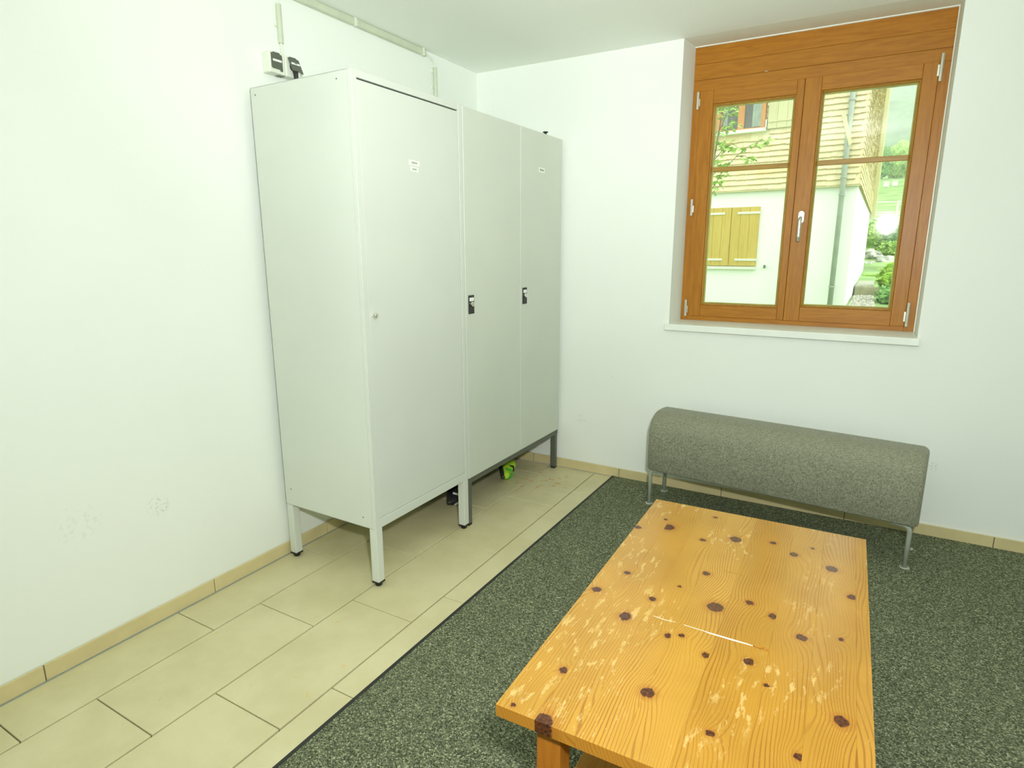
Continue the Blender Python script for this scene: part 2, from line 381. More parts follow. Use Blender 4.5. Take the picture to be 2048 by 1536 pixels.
def sash(x0, x1, z0, z1, gx0, gx1, gz0, gz1, yf, name_handle=False):
    bw = .0165
    st = MB().box((x0, yf, z0), (gx0 - bw, yf + .06, z1))
    s = wpart(st, 'sash', M_frame_v, bevel=.0022)
    k = dict(par=s)
    wpart(MB().box((gx1 + bw, yf, z0), (x1, yf + .06, z1)), 'stile', M_frame_v, bevel=.0022, **k)
    wpart(MB().box((gx0 - bw + .0006, yf + .0005, z0), (gx1 + bw - .0006, yf + .06, gz0 - bw)), 'rail', M_frame_h, bevel=.0018, **k)
    wpart(MB().box((gx0 - bw + .0006, yf + .0005, gz1 + bw), (gx1 + bw - .0006, yf + .06, z1)), 'rail', M_frame_h, bevel=.0018, **k)
    # sloped glazing beads: a ring around the glass
    g = MB(); a = yf + .010; b = yf + .026; e = .0055
    def rect(i, yy): return [(gx0 - i, yy, gz0 - i), (gx1 + i, yy, gz0 - i), (gx1 + i, yy, gz1 + i), (gx0 - i, yy, gz1 + i)]
    rs = [rect(bw - .0005, yf + .055), rect(bw - .0005, a), rect(bw - .005, a - .002), rect(e, b), rect(e, yf + .055)]
    R = [[g.bm.verts.new(p) for p in r] for r in rs]
    for A, B in zip(R, R[1:] + R[:1]):
        for j in range(4): g.bm.faces.new((A[j], A[(j + 1) % 4], B[(j + 1) % 4], B[j]))
    wpart(g, 'glazing_bead', M_bead, **k)
    gk = MB(); rs = [rect(e - .0003, b + .002), rect(0, b + .005), rect(0, yf + .05), rect(e - .0003, yf + .05)]
    R = [[gk.bm.verts.new(p) for p in r] for r in rs]
    for A, B in zip(R, R[1:] + R[:1]):
        for j in range(4): gk.bm.faces.new((A[j], A[(j + 1) % 4], B[(j + 1) % 4], B[j]))
    wpart(gk, 'gasket', M_gasket, **k)
    wpart(MB().box((gx0 + .0002, b + .010, gz0 + .0002), (gx1 - .0002, b + .012, gz1 - .0002)), 'pane', M_glass, **k)
    wpart(MB().box((gx0 - .003, b - .006, 1.8715), (gx1 + .003, b + .0095, 1.8985)), 'glazing_bar', M_gbar, bevel=.003, **k)
    return s
s1 = sash(1.3605, 1.9055, 1.0352, 2.3142, 1.4516, 1.8535, 1.1190, 2.2245, YF - .006)
s2 = sash(1.9075, 2.4942, 1.0352, 2.3142, 2.0040, 2.4135, 1.1300, 2.2300, YF - .010)
# handle on the right sash
rz = 1.604
def stadium(cx, cz, hw, hh, n=10):
    p = []
    for i in range(n + 1): t = PI * i / n; p.append((cx + hw * math.cos(t), cz + hh - hw + hw * math.sin(t)))
    for i in range(n + 1): t = PI + PI * i / n; p.append((cx + hw * math.cos(t), cz - hh + hw + hw * math.sin(t)))
    return p
hx = 1.951
hd = wpart(MB().prism(stadium(hx, rz, .0155, .034), YF - .022, YF - .0102, 'Y'), 'handle', M_handle, par=s2, bevel=.002)
lv = MB().tube([(hx, YF - .02, rz - .004), (hx, YF - .045, rz - .004), (hx, YF - .056, rz - .008), (hx - .001, YF - .062, rz - .022), (hx - .001, YF - .062, rz - .06), (hx - .001, YF - .061, rz - .10), (hx - .001, YF - .059, rz - .128)],
               [.0085, .0085, .010, .0105, .0098, .0098, .0088], 16)
wpart(lv, 'handle_lever', M_handle, par=s2, smooth=True)
for (x, z, h) in ((2.503, 2.285, .125), (1.352, 2.262, .095), (1.352, 1.675, .095), (1.352, 1.083, .10), (2.503, 1.098, .125)):
    m = MB().cyl((x, YF - .017, z - h / 2), (x, YF - .017, z + h / 2), .0085, n=18)
    m.box((x - .004, YF - .016, z - h * .3), (x + (.012 if x < 2 else -.016), YF - .008, z + h * .12))
    wpart(m, 'hinge', M_chrome, bevel=.0012)
wpart(MB().box((1.7, YF - .012, 2.3735), (1.716, YF + .001, 2.3755)), 'screw_cover', M_handle)
sill = MB()
sill.box((1.2993, -.03, ZB - .037), (2.5552, 0.0, ZB)); sill.box((WL - .002, 0, ZB - .037), (WR + .002, YF + .05, ZB))
sl = sill.build('window_sill', M_sill, win, bevel=.004); sl.location = (-1.93, -YF, -ZB)
# plaster bead along the top of the window and down its right side
MB().box((WL, YF - .012, ZT - .006), (WR, YF, ZT + .002)).build('trim_1', M_sill, kind='structure')
MB().box((WR - .004, YF - .010, ZB), (WR + .001, YF, ZT)).build('trim_2', M_sill, kind='structure')

# ------------------------------------------------------------------ carpet
cp = MB().prism([(1.0077 + .012, -.0115), (.9597 + .012, -5.99), (RX - .01, -5.99), (RX - .01, -.0115)], .0002, .0065, 'Z').build('entrance_carpet', M_carpet)
tag(cp, 'dark grey-green speckled carpet covering the floor under table and bench', 'carpet')
ed = MB().prism([(1.0077, -.0115), (.9597, -5.99), (.9597 + .0135, -5.99), (1.0077 + .0135, -.0115)], .0002, .0075, 'Z').build('edge_strip', M_trim, cp, bevel=.001, label='black rubber edging strip')

# ------------------------------------------------------------------ lockers
LA = .01262; Y3 = -.01774; D = .62526
def lroot(name, label, cx, cy):
    # local locker frame: x towards the room, y along the wall (negative = nearer the camera)
    gx = cx + LA * cy; gy = Y3 + cy - LA * (cx - D)
    return thing(name, label, cat='locker', loc=(gx, gy, 0), rotz=-LA)
def lb(mb, name, mat, root, c, **k):
    o = mb.build(name, mat, root, **k); o.location = (-c[0], -c[1], 0) if root.type == 'EMPTY' else (0, 0, 0); return o
T = 2.0794
# single locker
ya, yb, xg, zb = -1.7486, -1.0590, .0622, .2703
c1 = ((xg + D) / 2, (ya + yb) / 2)
L1 = lroot('locker', 'tall single-door light grey steel locker on four square legs beside the socket', *c1)
m = MB(); t = .002
m.box((xg, ya, zb), (D - .0201, ya + t, T)); m.box((xg, yb - t, zb), (D - .0201, yb, T)); m.box((xg, ya, zb), (xg + t, yb, T))
m.box((xg, ya, T - t), (D - .0201, yb, T)); m.box((xg, ya, zb), (D - .0201, yb, zb + t))
m.box((xg + .05, ya + .01, 1.2), (D - .05, yb - .01, 1.22))
body = lb(m, 'body', M_locker, L1, c1)
fr = MB()
fr.box((D - .02, ya, zb), (D, ya + .026, T)); fr.box((D - .02, yb - .026, zb), (D, yb, T))
fr.box((D - .02, ya + .0262, T - .026), (D - .0004, yb - .0262, T)); fr.box((D - .02, ya + .0262, zb), (D - .0004, yb - .0262, zb + .042))
lb(fr, 'front_frame', M_locker, L1, c1, bevel=.0015)
dr = lb(MB().box((D - .018, ya + .0285, zb + .0435), (D - .0022, yb - .0285, T - .0315)), 'door', M_locker, L1, c1, bevel=.002)
lb(MB().box((D - .020, ya + .026, T - .033), (D - .012, yb - .026, T - .025)), 'door_gap_shade', M_dark, L1, c1, label='black gap above the door')  # black strip painted in as the shade of the open door gap
ky, kz = ya + .054, 1.180
q = MB().cyl((D - .003, ky, kz), (D + .014, ky, kz), .0115, .0105, 24).cyl((D + .013, ky, kz), (D + .0155, ky, kz), .008, .007, 20)
q.build('key_cylinder', M_chrome, dr, bevel=.001, label='chrome lock cylinder')
MB().box((D + .0152, ky - .001, kz - .005), (D + .0160, ky + .001, kz + .005)).build('keyhole', M_dark, dr)
# labels with faint print
def sticker(par, x, y, z, wdt, hgt, tilt, words):
    m = MB(); pts = [(-wdt / 2, -hgt / 2), (wdt / 2, -hgt / 2), (wdt / 2, hgt / 2), (-wdt / 2, hgt / 2)]
    rot = [(a * math.cos(tilt) - b * math.sin(tilt), a * math.sin(tilt) + b * math.cos(tilt)) for a, b in pts]
    m.prism([(y + a, z + b) for a, b in rot], x, x + .0008, 'X')
    o = m.build('label_sticker', M_paper, par, label='small white printed label sticker')
    ink = MB(); cx = -sum(words) * .5 - .0012 * (len(words) - 1) * .5
    for wd in words:
        a0, a1 = cx, cx + wd; cx = a1 + .0012; hh = hgt * .19
        r = [(a * math.cos(tilt) - b * math.sin(tilt), a * math.sin(tilt) + b * math.cos(tilt)) for a, b in ((a0, -hh), (a1, -hh), (a1, hh), (a0, hh))]
        ink.prism([(y + a, z + b) for a, b in r], x + .0007, x + .0011, 'X')
    ink.build('label_print', M_ink, par)
sticker(dr, D - .0023, ya + .342, 1.7905, .068, .020, -.02, [.003, .0035, .003, .004, .004, .003, .0035, .004])
sticker(dr, D - .0023, ya + .342, 1.7650, .052, .018, -.03, [.0045, .004, .0001, .0001, .005, .0045])
for (px, pz) in ((xg + .03, 2.05), (D - .075, 2.052), (xg + .04, .35), (D - .07, .315)):
    MB().cyl((px, ya + .001, pz), (px, ya - .0012, pz), .0028, n=10).build('rivet', M_anthracite, body)
for (lx, ly) in ((D - .02, ya + .02), (D - .02, yb - .02), (xg + .02, ya + .02), (xg + .02, yb - .02)):
    leg = lb(MB().box((lx - .0195, ly - .0195, .022), (lx + .0195, ly + .0195, zb + .001)), 'leg', M_locker, L1, c1, bevel=.003)
    MB().box((lx - .0203, ly - .0203, .0155), (lx + .0203, ly + .0203, .023)).cyl((lx, ly, 0), (lx, ly, .016), .014, .0185, 20).build('rubber_foot', M_rubber, leg, label='black rubber foot', bevel=.001)

# double locker
ya2, yb2, ym, zb2 = -1.0540, -.0080, -.5165, .2668
c2 = ((xg + D) / 2, (ya2 + yb2) / 2)
L2 = lroot('locker', 'wide double-door grey locker on anthracite base frame in the wall corner', *c2)
lb(MB().box((xg, ya2 + .001, zb2 + .003), (D - .020, yb2 - .001, T)), 'body', M_locker2, L2, c2, bevel=.0015)
for i, (a, b) in enumerate(((ya2 + .002, ym - .0022), (ym + .0022, yb2 - .0005))):
    d = lb(MB().box((D - .0185, a, zb2 + (.0 if i == 0 else .001)), (D, b, T - .001)), 'door', M_locker2, L2, c2, bevel=.0035, seg=3)
    py = (-1.0075, -.4700)[i]; pz = (1.170, 1.178)[i]; pw, ph = (.024, .046)
    pl_ = MB().box((D - .001, py - pw, pz - ph), (D + .004, py + pw, pz + ph)).build('lock_plate', M_dark, d, bevel=.002, label='black lock plate')
    MB().box((D + .0035, py - pw * .78, pz + ph * .36), (D + .0048, py + pw * .78, pz + ph * .74)).build('name_field', M_silverbar, d, label='white name card in lock plate')
    MB().cyl((D + .003, py + .001, pz + .002), (D + .0125, py + .001, pz + .002), .0125, .0115, 22).build('lock_cylinder', M_chrome, d, bevel=.001, label='chrome lock cylinder')
    MB().box((D + .0123, py, pz - .004), (D + .0131, py + .002, pz + .008)).build('keyhole', M_dark, d)
    if i == 1: sticker(d, D, -.272, 1.877, .072, .026, -.02, [.009, .005, .005, .006, .005, .006, .003])
lb(MB().box((xg + .02, ya2 + .002, zb2 - .030), (D - .004, yb2 - .002, zb2 - .0005)), 'base_frame', M_anthracite, L2, c2, bevel=.001)
for (lx, ly) in ((D - .022, ya2 + .018), (D - .022, yb2 - .020), (xg + .04, ya2 + .018), (xg + .04, yb2 - .020)):
    leg = lb(MB().box((lx - .017, ly - .015, .012), (lx + .017, ly + .015, zb2 - .030)), 'leg', M_anthracite, L2, c2, bevel=.003)
    MB().box((lx - .0155, ly - .0145, 0), (lx + .0155, ly + .0145, .0125)).build('leg_cap', M_rubber, leg, bevel=.002)
# little black knob lying on the double locker, near the front edge
kb = MB().cyl((.60, -.205, T), (.60, -.205, T + .014), .008, .008, 16).cyl((.60, -.205, T + .014), (.60, -.205, T + .019), .017, .014, 18)
kb = base_origin(kb.build('knob', M_dark, bevel=.001)); tag(kb, 'tiny black knob lying on top of the double locker', 'knob')

# ------------------------------------------------------------------ cable duct, conduits, socket
dk = thing('cable_duct', 'long pale plastic cable duct along the edge of the ceiling', 'cable duct', (.0, -2.6, 2.497))
def dp(mb, name, mat, root, **k):
    o = mb.build(name, mat, root, **k); o.location = -Vector(root.location); return o
x0 = .006
dp(MB().box((.000, -5.4, 2.496), (.020, -.545, 2.5305)), 'duct_base', M_cond, dk, bevel=.0015)
dp(MB().box((.018, -5.4, 2.498), (.024, -.547, 2.526)), 'duct_cover', M_cond, dk, bevel=.0015)
for yy in (-.575, -1.105, -1.8, -2.6):
    dp(MB().box((.0, yy - .007, 2.494), (.0275, yy + .007, 2.531)), 'duct_clip', M_white_plastic, dk, bevel=.001)
def conduit(label, y0, ztop, zbot, clips, cab):
    r = thing('conduit', label, 'conduit', (.012, y0, zbot))
    dp(MB().cyl((.016, y0, zbot), (.016, y0, ztop), .0115, n=18), 'tube', M_cond, r, smooth=False, bevel=.001)
    dp(MB().tube(cab, .0055, 10), 'cable', M_white_plastic, r, smooth=True)
    for z in clips:
        dp(MB().box((.0, y0 - .012, z - .007), (.008, y0 + .012, z + .007)).box((.0, y0 - .024, z - .005), (.012, y0 - .010, z + .005)), 'clip', M_white_plastic, r, bevel=.001)
    return r
conduit('short vertical pale conduit with cable running into the wall socket', -1.561, 2.452, 2.300, (2.368,),
        [(.014, -1.563, 2.496), (.015, -1.562, 2.47), (.016, -1.561, 2.44), (.016, -1.561, 2.30), (.017, -1.560, 2.27), (.017, -1.5595, 2.247)])
conduit('vertical pale conduit going down behind the double locker', -.462, 2.458, 1.75, (2.437, 2.352, 2.0),
        [(.012, -.555, 2.512), (.014, -.525, 2.510), (.015, -.495, 2.498), (.016, -.473, 2.480), (.016, -.463, 2.462), (.016, -.462, 2.44)])
so = thing('wall_socket', 'white double wall socket box with two dark grey flaps above the lockers', 'socket', (.005, -1.575, 2.162))
dp(MB().box((.003, -1.660, 2.163), (.052, -1.5785, 2.2455)).box((.003, -1.5775, 2.163), (.052, -1.496, 2.2455)), 'housing', M_white_plastic, so, bevel=.006, seg=3)
dp(MB().box((.012, -1.605, 2.1615), (.040, -1.575, 2.1635)), 'cable_gland', M_greyflap, so)
def flap_poly(y0, y1, z0, z1): return [(y0 + .004, z0), (y1 - .012, z0), (y1 - .012, z0 - .006), (y1, z0 - .006), (y1, z1 - .010), (y1 - .003, z1 - .004), (y1 - .012, z1 - .003), (y1 - .012, z1 + .002), (y0 + .010, z1 + .002), (y0 + .010, z1 - .003), (y0, z1 - .003), (y0, z0 + .006)]
f1 = dp(MB().prism(flap_poly(-1.6515, -1.5955, 2.180, 2.2425), .0515, .0555, 'X'), 'flap', M_greyflap, so, bevel=.001)
MB().box((.0553, -1.646, 2.2075), (.059, -1.601, 2.2165)).build('flap_strip', M_silverbar, f1, bevel=.002)
# right flap lifted by the plug
f2 = MB().prism(flap_poly(-.028, .028, -.0645, -.002), 0, .004, 'X').build('flap', M_greyflap, so, bevel=.001)
f2.location = Vector((.0515, -1.5375, 2.2435)) - Vector(so.location); f2.rotation_euler = (0, math.radians(-24), 0)
MB().box((.0038, -.023, -.037), (.0075, .022, -.028)).build('flap_strip', M_silverbar, f2, bevel=.002)
pg = MB().cyl((.050, -1.5375, 2.207), (.069, -1.5375, 2.203), .0185, .016, 22)
pg = pg.tube([(.062, -1.5375, 2.195), (.066, -1.5375, 2.175), (.066, -1.537, 2.14), (.045, -1.536, 2.115), (.026, -1.535, 2.09), (.020, -1.534, 1.9), (.018, -1.53, 1.6)], [.012, .010, .008, .006, .0045, .004, .004], 12)
pg = base_origin(pg.build('plug', M_dark, smooth=False)); tag(pg, 'black plug with cable pushed into the right half of the socket', 'plug')
# hook on the wall at the top corner of the single locker
hk = MB().tube([(.004, -1.732, 2.078), (.03, -1.735, 2.074), (.045, -1.738, 2.066), (.05, -1.738, 2.058), (.05, -1.736, 2.072)], .003, 8)
hk = base_origin(hk.build('wall_hook', M_cond, smooth=True)); tag(hk, 'small metal hook on the wall at the top left locker corner', 'hook')

# ------------------------------------------------------------------ bench
bth = -math.asin(.1031)
BU = Vector((math.cos(bth), math.sin(bth), 0)); BN = Vector((math.sin(bth), -math.cos(bth), 0))
Lf = Vector((1.3475, -.316, 0)); bc = Lf + BU * .628 - BN * .112
bench = thing('bench', 'grey fabric upholstered bench with rounded top on silver tube legs by the wall', 'bench', (bc.x, bc.y, 0), bth)
# local: x along the bench (-.645..), y towards the wall
xe0, xe1 = -.642, .650; ZBt, ZTp = .218, .548; hw = .147
def prof(inset, drop):
    P = []; r = .118; w_ = hw - inset; zt = ZTp - drop; zb_ = ZBt + inset * .6
    P.append((-w_ + .008, zb_)); P.append((-w_, zb_ + .008))
    for i in range(13):
        t = PI / 2 * i / 12; cx = (w_ - r) ; P.append((-(cx) - r * math.cos(t) ** .92, zt - r + r * math.sin(t) ** .95))
    for i in range(13):
        t = PI / 2 * (1 - i / 12); P.append(((w_ - r) + r * math.cos(t) ** .92, zt - r + r * math.sin(t) ** .95))
    P.append((w_, zb_ + .008)); P.append((w_ - .008, zb_))
    return P
sec = [(xe0, .022, .024), (xe0 + .003, .012, .013), (xe0 + .010, .005, .006), (xe0 + .024, 0, 0)]
n_mid = 14
secs = sec + [(xe0 + .024 + (xe1 - xe0 - .048) * i / n_mid, 0, -.0015 * math.sin(PI * i / n_mid)) for i in range(1, n_mid)] + [(xe1 - (a[0] - xe0), a[1], a[2]) for a in reversed(sec)]
mb = MB().rings([[(x, py, pz) for (py, pz) in prof(i, dr_)] for (x, i, dr_) in secs])
st = mb.build('seat', M_fabric, bench, smooth=True)
em = st.modifiers.new('edge', 'EDGE_SPLIT'); em.split_angle = math.radians(50)
MB().box((xe0 + .03, -hw + .06, ZBt - .004), (xe1 - .03, hw - .06, ZBt + .006)).build('seat_base', M_anthracite, bench)
for sx in (-.628, .6205):
    for sy in (-.112, .112):
        dx = 1 if sx < 0 else -1; R = .030; pts = [(sx, sy, .004), (sx, sy, ZBt - .0085 - R)]
        for i in range(1, 8):
            t = PI / 2 * i / 7; pts.append((sx + dx * R * (1 - math.cos(t)), sy, ZBt - .0085 - R + R * math.sin(t)))
        pts.append((sx + dx * .075, sy, ZBt - .0085))
        lg = MB().tube(pts, .0105, 16).build('leg', M_legmetal, bench, smooth=True)
        MB().cyl((sx, sy, .0065), (sx, sy, .010), .022, .019, 24).build('foot_plate', M_legmetal, lg, bevel=.001)

# ------------------------------------------------------------------ pine coffee table
WT, LT, TZ = .700, 1.228, .500
tth = math.radians(1.2); tu = Vector((math.cos(tth), math.sin(tth), 0)); tv = Vector((math.sin(tth), -math.cos(tth), 0))
tc = Vector((1.6873, -1.3815, 0)) + tu * (WT / 2 + .002) + tv * (LT / 2)
table = thing('coffee_table', 'low worn pine coffee table with knotty plank top standing on the carpet', 'table', (tc.x, tc.y, 0), tth)
K = [(.011, .269, .009, 1.3), (.104, .218, .021, .8), (.079, .163, .007, .9), (.075, .58, .0095, 1), (.027, .708, .012, 1), (.178, .68, .010, .9), (.14, .794, .017, .8), (.229, .581, .005, 1), (.259, .821, .009, .8), (.289, .806, .0075, .9),
     (.227, .259, .009, 1), (.322, .203, .019, .85), (.433, .171, .009, 1), (.499, .223, .013, .85), (.549, .151, .007, .8), (.606, .267, .016, .95), (.659, .409, .013, .7), (.282, .472, .011, .95), (.338, .638, .020, .95), (.416, .572, .010, 1),
     (.478, .609, .013, .7), (.551, .672, .012, 1), (.637, .635, .007, .8), (.23, .061, .007, 1), (.083, 1.062, .010, .8), (.272, 1.041, .014, .95), (.108, 1.229, .024, .8), (.035, 1.212, .005, .9), (.357, .853, .009, .9), (.45, .829, .011, .9),
     (.496, .894, .005, 1.2), (.642, .934, .014, .9), (.415, 1.093, .008, 1), (.572, 1.073, .009, .8)]
seams = [0, .092, .182, .268, .364, .4865, .578, .669, WT]
for i, (a, b) in enumerate(zip(seams, seams[1:])):
    kk = [(kx - WT / 2, LT / 2 - ky, r, el) for (kx, ky, r, el) in K if a - .004 <= kx <= b + .004]
    mt = table_mat('pine_plank_%d' % i, kk, 1.3 + i * 1.7, WT, LT)
    gap = .00005
    bd = MB().box((a - WT / 2 + gap, -LT / 2, -.028), (b - WT / 2 - gap, LT / 2, 0)).build('plank', mt, table, bevel=.0003, seg=1, loc=(0, 0, TZ))
leg_m = wood_mat('orange_pine_leg', (.44, .165, .016), (.34, .09, .008), 'Z', 30, .4, 5)
shelf_m = wood_mat('pine_shelf_board', (.60, .31, .055), (.40, .16, .02), 'Y', 40, .4, 2)
for sx in (-1, 1):
    for sy in (-1, 1):
        cx, cy = sx * (WT / 2 - .108), sy * (LT / 2 - .060)
        MB().box((cx - .0275, cy - .0275, .0065), (cx + .0275, cy + .0275, TZ - .028)).build('leg', leg_m, table, bevel=.003)
ax = WT / 2 - .108; ay = LT / 2 - .060
for sx in (-1, 1): MB().box((sx * ax - .011, -ay + .028, TZ - .108), (sx * ax + .011, ay - .028, TZ - .0285)).build('apron', leg_m, table, bevel=.002)
for k_ in range(5):
    w_ = (2 * ax - .004) / 5; xa = -ax + .002 + k_ * w_
    MB().box((xa + .0004, -ay + .0 if 0 < k_ < 4 else -ay + .029, .215), (xa + w_ - .0004, ay if 0 < k_ < 4 else ay - .029, .237)).build('shelf_plank', shelf_m, table, bevel=.001)
# remains of adhesive tape on the top
M_tape = varied('milky_tape_residue', (.88, .86, .72), .5, .1, 60); M_tape2 = varied('amber_tape', (.40, .17, .015), .3, .5, 160)
def strip(pts, wd, mat, name, lab):
    m = MB()
    for (a, b) in zip(pts, pts[1:]):
        d = Vector((b[0] - a[0], b[1] - a[1])); nrm = Vector((-d.y, d.x)).normalized()
        wa, wb_ = a[2] * wd, b[2] * wd
        P = [(a[0] + nrm.x * wa - WT / 2, LT / 2 - a[1] - nrm.y * wa), (b[0] + nrm.x * wb_ - WT / 2, LT / 2 - b[1] - nrm.y * wb_), (b[0] - nrm.x * wb_ - WT / 2, LT / 2 - b[1] + nrm.y * wb_), (a[0] - nrm.x * wa - WT / 2, LT / 2 - a[1] + nrm.y * wa)]
        m.prism(P, TZ + .0001, TZ + .0005, 'Z')
    return m.build(name, mat, table, label=lab)
strip([(.203, .757, .3), (.235, .760, .5), (.262, .757, .25)], .0016, M_tape, 'tape_residue', 'milky streak of old tape')
strip([(.283, .758, .3), (.335, .760, .4), (.348, .762, 1.0), (.40, .763, 1.3), (.44, .763, .9), (.455, .764, .3)], .0022, M_tape, 'tape_residue', 'white streak of old tape')
strip([(.450, .762, 1.0), (.485, .764, 1.0)], .0050, M_tape2, 'tape_piece', 'amber end of old tape')
strip([(.324, .430, .5), (.352, .432, .9), (.377, .432, .6)], .0011, M_tape2, 'tape_piece', 'thin amber tape mark')

# ------------------------------------------------------------------ shoes under the lockers
def shoe(label, loc, rz, col, accent, sole, lace, length=.25, side=1):
    # built upright (x = width, y = length with the toe at -y), then laid on its side
    r = thing('sports_shoe', label, 'shoe', loc, rz)
    rings = []; ns = 12
    for i in range(ns + 1):
        t = i / ns; y = -length / 2 + length * t
        wv = (.012 + .033 * math.sin(min(1, t * 2.6) * PI / 2)) * (1 - .28 * max(0, t - .45) / .55) * (1 if t < .95 else .75)
        hv = .030 + .062 * max(0, min(1, (t - .15) / .6)) ** 1.2
        if i == 0: wv = .010; hv = .018
        rings.append([(wv * math.cos(a), y, .018 + max(0, math.sin(a)) * hv - (.006 if math.sin(a) < 0 else 0) * abs(math.sin(a))) for a in [2 * PI * j / 16 for j in range(16)]])
    Rm = Matrix.Rotation(math.radians(-84) * side, 4, 'Y') ; off = Vector((0, 0, .046))
    def lay(mb_, name, mat, **k):
        bmesh.ops.transform(mb_.bm, matrix=Matrix.Translation(off) @ Rm.inverted() if False else Matrix.Translation(off) @ Rm, verts=mb_.bm.verts)
        return mb_.build(name, mat, r, **k)
    upr = lay(MB().rings(rings), 'upper', col, smooth=True)
    so_ = MB(); A = []
    for i in range(25):
        t = 2 * PI * i / 24; yy = math.cos(t); wv = .040 if yy < 0 else .034
        A.append((wv * math.sin(t) * (1 - .15 * (abs(yy) > .8)), -yy * -length / 2 * 1.03 * -1))
    A = A[:-1]
    so_.prism(A, -.004, .019, 'Z'); lay(so_, 'sole', sole, bevel=.004)
    for k_ in (0, 1):
        c = MB().tube([(sx_, -length * .30 + k_ * .004, .030 + h_) for sx_, h_ in ((-.036, .000), (-.022, .030 + .02 * k_), (0, .040 + .02 * k_), (.022, .030 + .02 * k_), (.036, .0))] if k_ == 0 else
                      [(-.030, -.01, .05), (-.014, 0.0, .085), (.014, .01, .085), (.030, 0.0, .05)], .006, 8)
        lay(c, 'stripe' if k_ == 0 else 'lace', accent if k_ == 0 else lace, smooth=True)
    return r
M_lime = varied('lime_mesh_fabric', (.45, .75, .03), .7, .1, 60); M_green = varied('green_shoe_stripe', (.03, .40, .04), .6, .1, 60)
M_blk = varied('black_mesh_fabric', (.012, .012, .014), .7, .1, 60); M_solew = varied('dark_rubber_sole', (.03, .035, .025), .6, .1, 60)
M_lace = varied('white_lace', (.75, .78, .72), .8, .05, 60)
shoe('lime green and black sports shoe lying on its side under the double locker', (.385, -.375, .0), math.radians(36), M_lime, M_green, M_solew, M_blk, side=-1)
shoe('black sports shoe with white laces lying on its side under the single locker', (.325, -.86, .0), math.radians(34), M_blk, M_lace, M_solew, M_lace, side=-1)
shoe('black sports shoe farther back under the single locker', (.17, -.70, .0), math.radians(30), M_blk, M_greyflap, M_solew, M_greyflap, side=-1)

# ------------------------------------------------------------------ outdoors: ground
TS = [(.45, .70), (7.3, .72), (7.31, .70), (8.2, .84), (10.5, .90), (12.2, .98), (13.6, 1.30), (15.6, 1.95), (17.5, 2.25), (40, 4.6), (62, 7.4), (75, 8.6), (120, 24), (300, 150)]
def hgt(x, y):
    for (a, za), (b, zb_) in zip(TS, TS[1:]):
        if y <= b: return za + (zb_ - za) * max(0, (y - a)) / (b - a)
    return TS[-1][1]
def ground_mesh(name, mat, x0, x1, ys, nx, lift=0.0, amp=0.0, **k):
    m = MB(); G = []
    for y in ys:
        G.append([m.bm.verts.new((x0 + (x1 - x0) * i / nx, y, hgt(0, y) + lift + amp * (noise.noise(Vector(((x0 + (x1 - x0) * i / nx) * .8, y * .8, 0)))))) for i in range(nx + 1)])
    for a, b in zip(G, G[1:]):
        for i in range(nx): m.bm.faces.new((a[i], a[i + 1], b[i + 1], b[i]))
    return m.build(name, mat, smooth=True, **k)
ground_mesh('meadow', M_grass, -40, 60, [.45, 3, 5, 7.3, 8.2, 10, 11, 12, 13, 14, 15, 16, 17, 18, 20, 24, 28, 34, 40, 50, 62, 70, 82], 60, kind='structure')
gp = MB().prism([(2.115, 3.5), (2.43, 3.5), (2.41, 7.24), (2.15, 7.24)], .60, .735, 'Z').build('gravel_path', M_gravel)
tag(gp, 'strip of grey gravel along the foot of the neighbouring house', 'gravel path')
pb = MB()
for i in range(520):
    x = random.uniform(2.16, 2.40); y = random.uniform(4.3, 7.15); s = random.uniform(.012, .026)
    c = Vector((x, y, .737)); vs = [pb.bm.verts.new(c + Vector((math.cos(a) * s * random.uniform(.7, 1.2), math.sin(a) * s * random.uniform(.7, 1.2), 0))) for a in [2 * PI * j / 5 for j in range(5)]]
    tp = pb.bm.verts.new(c + Vector((0, 0, s * .6)))
    for j in range(5): pb.bm.faces.new((vs[j], vs[(j + 1) % 5], tp))
pb.build('pebbles', M_gravel, gp, kind='stuff')
sp_ = MB().box((2.15, 7.25, .60), (2.62, 7.37, .86)).build('garden_step', M_concrete, bevel=.01)
base_origin(tag(sp_, 'low concrete step crossing the gravel path beside the white house wall', 'step'))
g2 = MB().prism([(2.15, 7.375), (2.40, 7.375), (2.42, 10.3), (2.20, 10.3)], .7, .865, 'Z').build('gravel_path', M_gravel)
tag(g2, 'upper gravel patch behind the concrete step', 'gravel path')
